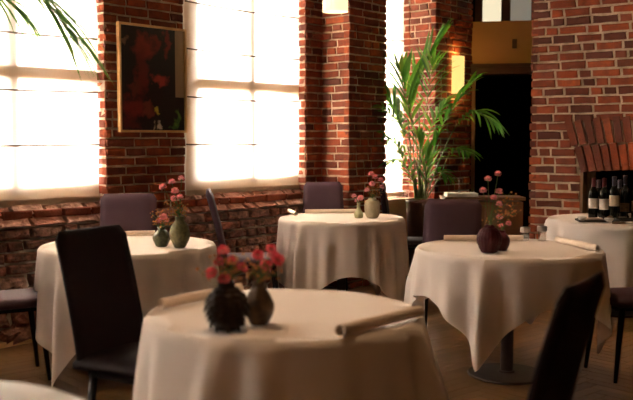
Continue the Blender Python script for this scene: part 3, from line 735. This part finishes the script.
bouquet(V5, 'pink', [(163, 187), (172, 182), (181.5, 178.5), (175, 191), (174, 199), (180, 197)], 'the tall mossy vase', [(169, 204), (184, 205), (178, 210), (172, 214), (185, 213)], 1.0, .165)
bouquet(V6, 'pink', [(163.5, 217), (159, 221), (166, 220)], 'the short green vase', [(152, 214), (170, 222), (161, 212), (156, 226)], 1.0, .10)
bouquet(V7, 'pink', [(371, 174), (375, 177), (381, 180), (382, 187), (367, 190), (372, 184)], 'the stone coloured vase', [(365, 186), (377, 188), (383, 192), (370, 194)], 1.1, .145)
bouquet(V8, 'pink', [(354, 196), (357, 200.5), (360.5, 198)], 'the pale bud vase', [(362, 203)], 1.1, .11)

# ------------------------------------------------------------------ palms
def leaflet(b, p, d, up, L, w_, droop, rnd, curl=0):
    n = 6; prev = None; pos = Vector(p); dirv = Vector(d).normalized()
    for k in range(n+1):
        f = k/n; ww = w_*math.sin(PI*min(1, .10+f*.9))**.8*(1 if k < n else 0)+.0005
        side = dirv.cross(Vector((0, 0, 1)))
        if side.length < .05: side = Vector((1, 0, 0))
        side.normalize(); side = (side+up*.35).normalized(); nn = dirv.cross(side).normalized()
        c = [b.verts.new(pos-side*ww+nn*ww*.25), b.verts.new(pos), b.verts.new(pos+side*ww+nn*ww*.25)]
        if prev:
            b.faces.new((prev[0], prev[1], c[1], c[0])); b.faces.new((prev[1], prev[2], c[2], c[1]))
        prev = c; pos = pos+dirv*(L/n); dirv = (dirv+Vector((0, 0, -droop/n))).normalized()
def frond(root, pts, n=22, L=.30, w_=.013, start=.45, spread=55, droop=.9, seed=0, r0=.009):
    rnd = random.Random(seed); path = [Vector(p) for p in smooth_prof(pts, 30)]
    fr_ = BM(); tube(fr_, path, [r0*(1-.85*k/30) for k in range(31)], 6)
    st = link('petiole', fr_, M['palm_stem'], root, True); b = BM()
    for i in range(n):
        f = start+(1-start)*(i/(n-1)); k = f*30; k0 = min(int(k), 29); p = path[k0].lerp(path[k0+1], k-k0)
        t = (path[min(k0+1, 30)]-path[k0]).normalized(); sd = t.cross(Vector((0, 0, 1)))
        if sd.length < .1: sd = Vector((1, 0, 0))
        sd.normalize(); g = (i/(n-1)); ln = L*(.55+.9*math.sin(PI*min(1, g*.85+.12)))*.8
        a = math.radians(spread*(1-.55*g)); nn = sd.cross(t)
        for s in (-1, 1):
            d = t*math.cos(a)+sd*s*math.sin(a)+nn*.15+Vector((rnd.uniform(-.1, .1), rnd.uniform(-.1, .1), rnd.uniform(-.1, .1)))
            leaflet(b, p, d, nn, ln*rnd.uniform(.8, 1.12), w_, droop*rnd.uniform(.6, 1.3), rnd)
    if True: leaflet(b, path[-1], path[-1]-path[-2], Vector((0, 0, 1)), L*.6, w_, droop, rnd)
    link('leaflets', b, M['leaf'], st)
def palm(loc, label, pr, soilz):
    root = thing('potted_palm', label, 'potted plant', (loc[0], loc[1], 0), 0, 'potted palms')
    b = BM(); lathe(b, pr+[(pr[-1][0]-.02, pr[-1][1]), (pr[-1][0]-.025, soilz-.02)], 40); link('planter', b, M['pot'], root, True)
    b = BM(); lathe(b, [(pr[-1][0]-.03, soilz-.03), (pr[-1][0]-.028, soilz), (.02, soilz+.015)], 24); link('soil', b, M['soil'], root)
    return root
PL = (1.035, 8.55)
pl = palm(PL, 'tall green palm in a tapered dark brown planter before the bright window', [(.105, 0), (.115, .02), (.14, .4), (.165, .78), (.168, .80)], .77)
def q(px, py, dy=0):
    v = dp(px, py, PL[1]+dy); return (v.x-PL[0], v.y-PL[1], v.z)
def fr(px0, mids, tip, dy, **k):
    n = len(mids)+1; pts = [q(px0, 199, 0)]
    for i, mpt in enumerate(mids): pts.append(q(mpt[0], mpt[1], dy*((i+1)/n)**1.5))
    pts.append(q(tip[0], tip[1], dy)); frond(pl, pts, **k)
fr(420, [(417, 150), (412, 95)], (440, 38), .10, seed=1, n=11, L=.40, start=.60, spread=36, droop=.35, w_=.019)
fr(417, [(414, 160), (412, 125)], (400, 72), -.25, seed=2, n=9, L=.36, start=.66, spread=34, droop=.6, w_=.020)
fr(421, [(416, 165), (405, 130)], (384, 108), -.30, seed=3, n=9, L=.26, start=.58, spread=62, droop=1.5, w_=.015)
fr(416, [(411, 170), (400, 148)], (384, 134), -.15, seed=4, n=9, L=.26, start=.52, spread=62, droop=1.7, w_=.015)
fr(424, [(431, 165), (442, 125)], (472, 82), -.20, seed=5, n=11, L=.30, start=.58, spread=48, droop=1.2, w_=.017)
fr(425, [(438, 165), (455, 128), (474, 112)], (494, 122), -.30, seed=6, n=13, L=.30, start=.58, spread=66, droop=1.7, w_=.014)
fr(426, [(440, 176), (452, 150)], (468, 152), -.35, seed=7, n=9, L=.22, start=.55, spread=60, droop=1.5, w_=.015)
fr(421, [(424, 165), (430, 130)], (446, 102), .15, seed=8, n=9, L=.28, start=.60, spread=50, droop=1.4, w_=.016)
fr(422, [(423, 188), (428, 170)], (436, 140), -.12, seed=9, n=7, L=.24, start=.4, spread=34, droop=.6, w_=.017)
fr(419, [(416, 188), (409, 172)], (400, 154), -.2, seed=10, n=7, L=.22, start=.4, spread=48, droop=1.3, w_=.015)
fr(418, [(412, 168), (402, 128)], (389, 98), -.05, seed=31, n=9, L=.30, start=.60, spread=52, droop=1.3, w_=.018)
fr(420, [(412, 178), (398, 160)], (385, 166), .0, seed=32, n=8, L=.24, start=.50, spread=58, droop=1.2, w_=.016)
fr(423, [(426, 182), (424, 162)], (418, 138), -.2, seed=33, n=8, L=.26, start=.40, spread=36, droop=.7, w_=.018)
fr(421, [(428, 186), (438, 172)], (448, 176), -.2, seed=34, n=8, L=.20, start=.40, spread=50, droop=1.3, w_=.016)
fr(419, [(420, 150), (426, 108)], (432, 66), -.3, seed=35, n=10, L=.34, start=.62, spread=40, droop=.9, w_=.018)
for i, (px0, px1, py1) in enumerate(((415, 408, 120), (418, 424, 130), (421, 419, 110), (425, 431, 140), (423, 436, 125))):
    b = BM(); tube(b, smooth_prof([q(px0, 199), q((px0+px1)/2-.5, (199+py1)/2), q(px1, py1, -.05)], 10), .006, 6); link('cane', b, M['palm_stem'], pl, True)
# the second palm stands beyond the frame; one frond arches in front of the first window
P2 = (-2.05, 4.15)
p2 = palm(P2, 'palm whose drooping frond hangs before the first window', [(.12, 0), (.13, .02), (.16, .4), (.17, .55)], .52)
def q2(px, py, Y): v = dp(px, py, Y); return (v.x-P2[0], v.y-P2[1], v.z)
frond(p2, [(0, 0, .5), (.02, -.02, 1.3), q2(-50, -60, 4.2), q2(20, -22, 4.25), q2(45, 2, 4.3), q2(66, 30, 4.32)], seed=21, n=19, L=.44, start=.56, spread=30, droop=.9, w_=.006, r0=.006)
frond(p2, [(0, 0, .5), (-.05, .05, 1.2), q2(-90, 10, 4.4), q2(-50, -20, 4.4), q2(-10, -10, 4.5), q2(15, 8, 4.55)], seed=22, n=12, L=.34, start=.62, spread=34, droop=1.3, w_=.006, r0=.006)
frond(p2, [(0, 0, .5), (.0, -.1, 1.1), (-.25, -.3, 1.7), (-.5, -.5, 1.8)], seed=23, n=14, L=.26, start=.5, w_=.010)
frond(p2, [(0, 0, .5), (-.1, .0, 1.0), (-.3, .15, 1.4), (-.55, .2, 1.5)], seed=24, n=14, L=.26, start=.5, w_=.010)

# ------------------------------------------------------------------ lamps
def pendant(loc, zb, label, k_=1.0, r=.10, h=.22):
    root = thing('pendant_lamp', label, 'pendant lamp', (loc[0], loc[1], zb), 0, 'drum pendant lamps')
    b = BM(); pr = []
    k = 22
    for i in range(k+1): pr.append((r+.0025*math.cos(i*PI), h*i/k))
    lathe(b, pr, 40, cap=False); lathe(b, [(r-.004, .002), (r-.004, h-.002)], 40, cap=False); link('shade', b, M['shade_pend'], root, True)
    b = BM(); lathe(b, [(.024, h-.13), (.03, h-.10), (.018, h-.05), (.018, h)], 16); link('bulb', b, M['shade_pend'], root, True)
    b = BM(); box(b, (0, 0, h-.003), (2*r, .006, .004)); box(b, (0, 0, h-.003), (.006, 2*r, .004)); link('spider', b, M['iron'], root)
    b = BM(); lathe(b, [(.003, h), (.003, CEIL-zb-.02)], 8); lathe(b, [(.05, CEIL-zb-.03), (.05, CEIL-zb-.001)], 20); link('cord', b, M['iron'], root)
    d = bpy.data.lights.new('pendant_light', 'SPOT'); d.energy = PEND_W*k_; d.color = (1, .62, .33); d.shadow_soft_size = .09; d.spot_size = math.radians(84); d.spot_blend = 1.0
    o = bpy.data.objects.new('pendant_light', d); COL.objects.link(o); o.location = (loc[0], loc[1], zb+.03)
pendant((.148, 7.0), 2.385, 'ribbed cream drum pendant lamp hanging before the brick pillar')
pendant((-.12, 3.2), 2.40, 'drum pendant lamp over the nearest table, above the picture')
pendant((1.12, 5.1), 2.55, 'drum pendant lamp over the table with the plum vase, above the picture')
pendant((-1.135, 5.28), 2.50, 'drum pendant lamp over the table below the painting, above the picture')
pendant((2.42, 6.9), 2.75, 'drum pendant lamp over the serving table, above the picture', .8)
def fill_pendant(loc, zb, label):  # unseen lamp added to throw warm light on the nearest cloth
    pendant(loc, zb, label, .1)
    d = bpy.data.lights.new('fill_glow', 'POINT'); d.energy = GLOW_W; d.color = (1, .42, .13); d.shadow_soft_size = .1
    o = bpy.data.objects.new('fill_glow', d); COL.objects.link(o); o.location = (loc[0], loc[1], zb-.02)
fill_pendant((1.1, .1), 1.95, 'low amber drum pendant fill lamp added behind the camera, on the doorway side')
fill_pendant((-.7, -.9), 1.95, 'low amber drum pendant fill lamp added behind the camera, on the window side')
sc_p = wp(T(4.83), .338)
root = thing('wall_sconce', 'glowing half round amber wall sconce on brick above the palm', 'wall lamp', (sc_p[0], sc_p[1], 1.865), math.atan2(WU[1], WU[0]))
b = BM(); R_ = .095; H_ = .395
V = [[b.verts.new((R_*math.cos(a), R_*.8*math.sin(a)-.012, z)) for a in [PI+PI*i/16 for i in range(17)]] for z in (0, H_)]
for i in range(16): b.faces.new((V[0][i], V[0][i+1], V[1][i+1], V[1][i]))
link('shade', b, M['shade_sconce'], root, True)
b = BM(); box(b, (0, -.006, H_/2), (.12, .012, H_*.8)); link('back_plate', b, M['iron'], root)
for z in (-.03, H_+.03, H_/2):
    d = bpy.data.lights.new('sconce_light', 'POINT'); d.energy = SCONCE_W*(1 if z != H_/2 else .2); d.color = (1, .50, .13); d.shadow_soft_size = .03
    o = bpy.data.objects.new('sconce_light', d); COL.objects.link(o)
    o.location = (sc_p[0]+WN[0]*.055, sc_p[1]+WN[1]*.055, 1.865+z)

# ------------------------------------------------------------------ console by the doorway
cx0, cx1, cy0, cy1, ctz = 1.215, 1.99, 8.34, 8.68, .835
root = thing('console_cabinet', 'brown wooden console cabinet between the planter and the brick wall', 'cabinet', ((cx0+cx1)/2, (cy0+cy1)/2, 0))
W_, D_ = cx1-cx0, cy1-cy0
b = BM(); box(b, (0, .0, .42), (W_-.04, D_-.04, .74)); link('body', b, M['console'], root)
b = BM(); box(b, (0, 0, ctz-.015), (W_, D_, .03)); link('top', b, M['console'], root)
for sx in (-1, 1):
    b = BM(); box(b, (sx*(W_-.06)/4, -D_/2+.012, .43), ((W_-.08)/2, .016, .66)); dr = link('door', b, M['console'], root)
    b = BM(); lathe(b, [(.010, 0), (.012, .02)], 12); k = link('knob', b, M['steel'], dr); k.location = (sx*.04, -D_/2+.004, .50); k.rotation_euler = (PI/2, 0, 0)
for sx in (-1, 1):
    for sy in (-1, 1):
        b = BM(); box(b, (sx*(W_/2-.05), sy*(D_/2-.05), .03), (.04, .04, .06)); link('foot', b, M['console'], root)
b = BM()
for k in range(3): box(b, (0, 0, .006+.012*k), (.30-.004*k, .22, .010))
o = link('folded_linen', b, M['paper'], None, loc=(1.40, 8.50, ctz)); tag(o, 'small stack of folded white linen on the console cabinet', 'linen')
b = BM(); lathe(b, [(.035, 0), (.036, .004), (.006, .008), (.003, .02), (.003, .12), (.005, .125)], 16); o = link('bill_spike', b, M['steel'], None, True, (1.38, 8.50, ctz+.036)); tag(o, 'thin metal spike holder standing on the folded white linen', 'bill spike')

# ------------------------------------------------------------------ shakers on the right table
for (x, y, lab, h) in ((1.305, 5.47, 'glass shaker with wide steel lid, closer to the plum vases', .082), (1.402, 5.44, 'glass shaker with steel lid, nearer the brick wall', .092)):
    root = thing('shaker', lab, 'shaker', (x, y, .7545), 0, 'steel lidded shakers')
    b = BM(); lathe(b, [(.022, 0), (.025, .003), (.023, h*.5), (.026, h-.03)], 24); link('body', b, M['tumbler'], root, True)
    b = BM(); lathe(b, [(.030, h-.032), (.031, h-.028), (.031, h-.006), (.028, h)], 24); link('lid', b, M['steel'], root)

# ------------------------------------------------------------------ serving table things
def bottle(loc, label, lm, cm, h=.315, r=.038, ly=(.085, .17)):
    root = thing('wine_bottle', label, 'bottle', (loc[0], loc[1], .7545), 0, 'wine bottles on the serving table')
    b = BM(); s = h/.315
    lathe(b, smooth_prof([(r-.008, 0), (r, .006), (r, .10*s), (r, .185*s), (r*.85, .212*s), (.0155, .24*s), (.0145, .27*s), (.0145, .312*s)], 40), 28); link('glass_body', b, M['black_glass'], root, True)
    b = BM(); lathe(b, [(.0158, .245*s), (.0156, .25*s), (.0156, .30*s), (.017, .302*s), (.017, .312*s), (.012, .316*s)], 20); link('capsule', b, M[cm], root, True)
    b = BM(); n = 14; R_ = r+.0008
    V = [[b.verts.new((R_*math.cos(a), R_*math.sin(a), z)) for a in [-PI/2-1.15+2.3*i/n-.3 for i in range(n+1)]] for z in ly]
    for i in range(n): b.faces.new((V[0][i], V[0][i+1], V[1][i+1], V[1][i]))
    link('label', b, M[lm], root, True)
    return root
for (px, Y, lab, lm, cm, h, ly) in (
    (594, 7.10, 'wine bottle with red capsule and wide white label', 'label_white', 'capsule_red', .32, (.075, .155)),
    (604.5, 7.04, 'wine bottle with red capsule, second from the wooden jamb', 'label_white', 'capsule_red', .32, (.07, .155)),
    (614.5, 7.00, 'wine bottle with tall cream label set high', 'label', 'capsule_black', .335, (.10, .185)),
    (625.5, 7.08, 'wine bottle with small dark label', 'label_dark', 'capsule_black', .34, (.05, .12)),
    (637, 7.02, 'dark wine bottle at the edge of the picture', 'label_dark', 'capsule_black', .32, (.06, .14))):
    bottle(((px-316.5)/F*Y, Y), lab, lm, cm, h, .038, ly)
for (px, Y, lab) in ((599, 7.20, 'unlabelled dark bottle behind the two red capsule bottles'), (620, 7.19, 'unlabelled dark bottle behind the cream labelled one')):
    bottle(((px-316.5)/F*Y, Y), lab, 'label_dark', 'capsule_black', .30)
def tray(px, py, w_, d_, lab):
    p = gp(px, py, .757); b = BM(); box(b, (0, 0, .004), (w_, d_, .006)); box(b, (0, d_/2, .008), (w_, .006, .012)); box(b, (0, -d_/2, .008), (w_, .006, .012)); box(b, (w_/2, 0, .008), (.006, d_, .012)); box(b, (-w_/2, 0, .008), (.006, d_, .012))
    o = link('tray', b, M['slate'], None, loc=(p.x, p.y, .7555)); o.rotation_euler = (0, 0, -.1); tag(o, lab, 'tray', 'black trays on the serving table')
tray(597, 221, .30, .16, 'flat black tray in front of the white labelled bottles')
tray(630, 220.3, .20, .15, 'flat black tray in front of the dark labelled bottle')
def dish(px, py, z, r, h, lab, m='china'):
    p = gp(px, py, z); b = BM(); lathe(b, smooth_prof([(r*.55, 0), (r*.6, .003), (r*.95, h*.6), (r, h), (r-.004, h), (r*.8, h*.5), (.004, .008)], 20), 24); o = link('dish', b, M[m], None, True, (p.x, p.y, z)); tag(o, lab, 'dish', 'small dishes on the serving table')
dish(582, 220.6, .7655, .034, .030, 'small white dish on the tray, closest to the wooden jamb')
dish(609, 221.6, .7655, .036, .026, 'small white dish in front of the cream labelled bottle')
dish(631, 216.5, .7655, .028, .024, 'small white dish at the edge of the picture')
p = gp(594, 219.5, .77)
b = BM(); box(b, (0, 0, .006), (.13, .045, .010)); box(b, (.002, 0, .016), (.12, .04, .008)); o = link('folded_napkin', b, M['napkin'], None, loc=(p.x, p.y, .7625)); tag(o, 'folded beige napkin lying between the two small white dishes', 'napkin')
for (px, py, a, lab) in ((613, 218, .2, 'wooden handled corkscrew lying on the cloth by the cream labelled bottle'), (619, 224, -.1, 'wooden handled knife lying at the front of the serving table')):
    p = gp(px, py, .76); b = BM(); tube(b, [(-.05, 0, .012), (-.03, 0, .014), (.03, 0, .014), (.05, 0, .012)], [.006, .010, .010, .005], 8)
    nm = 'corkscrew' if 'cork' in lab else 'knife'
    root = thing(nm, lab, nm, (p.x, p.y, .7545), a); link('handle', b, M['wood'], root, True)
    b = BM(); tube(b, [(.05, 0, .012), (.12, 0, .010)], [.004, .002], 6); link('blade' if nm == 'knife' else 'screw', b, M['steel'], root)
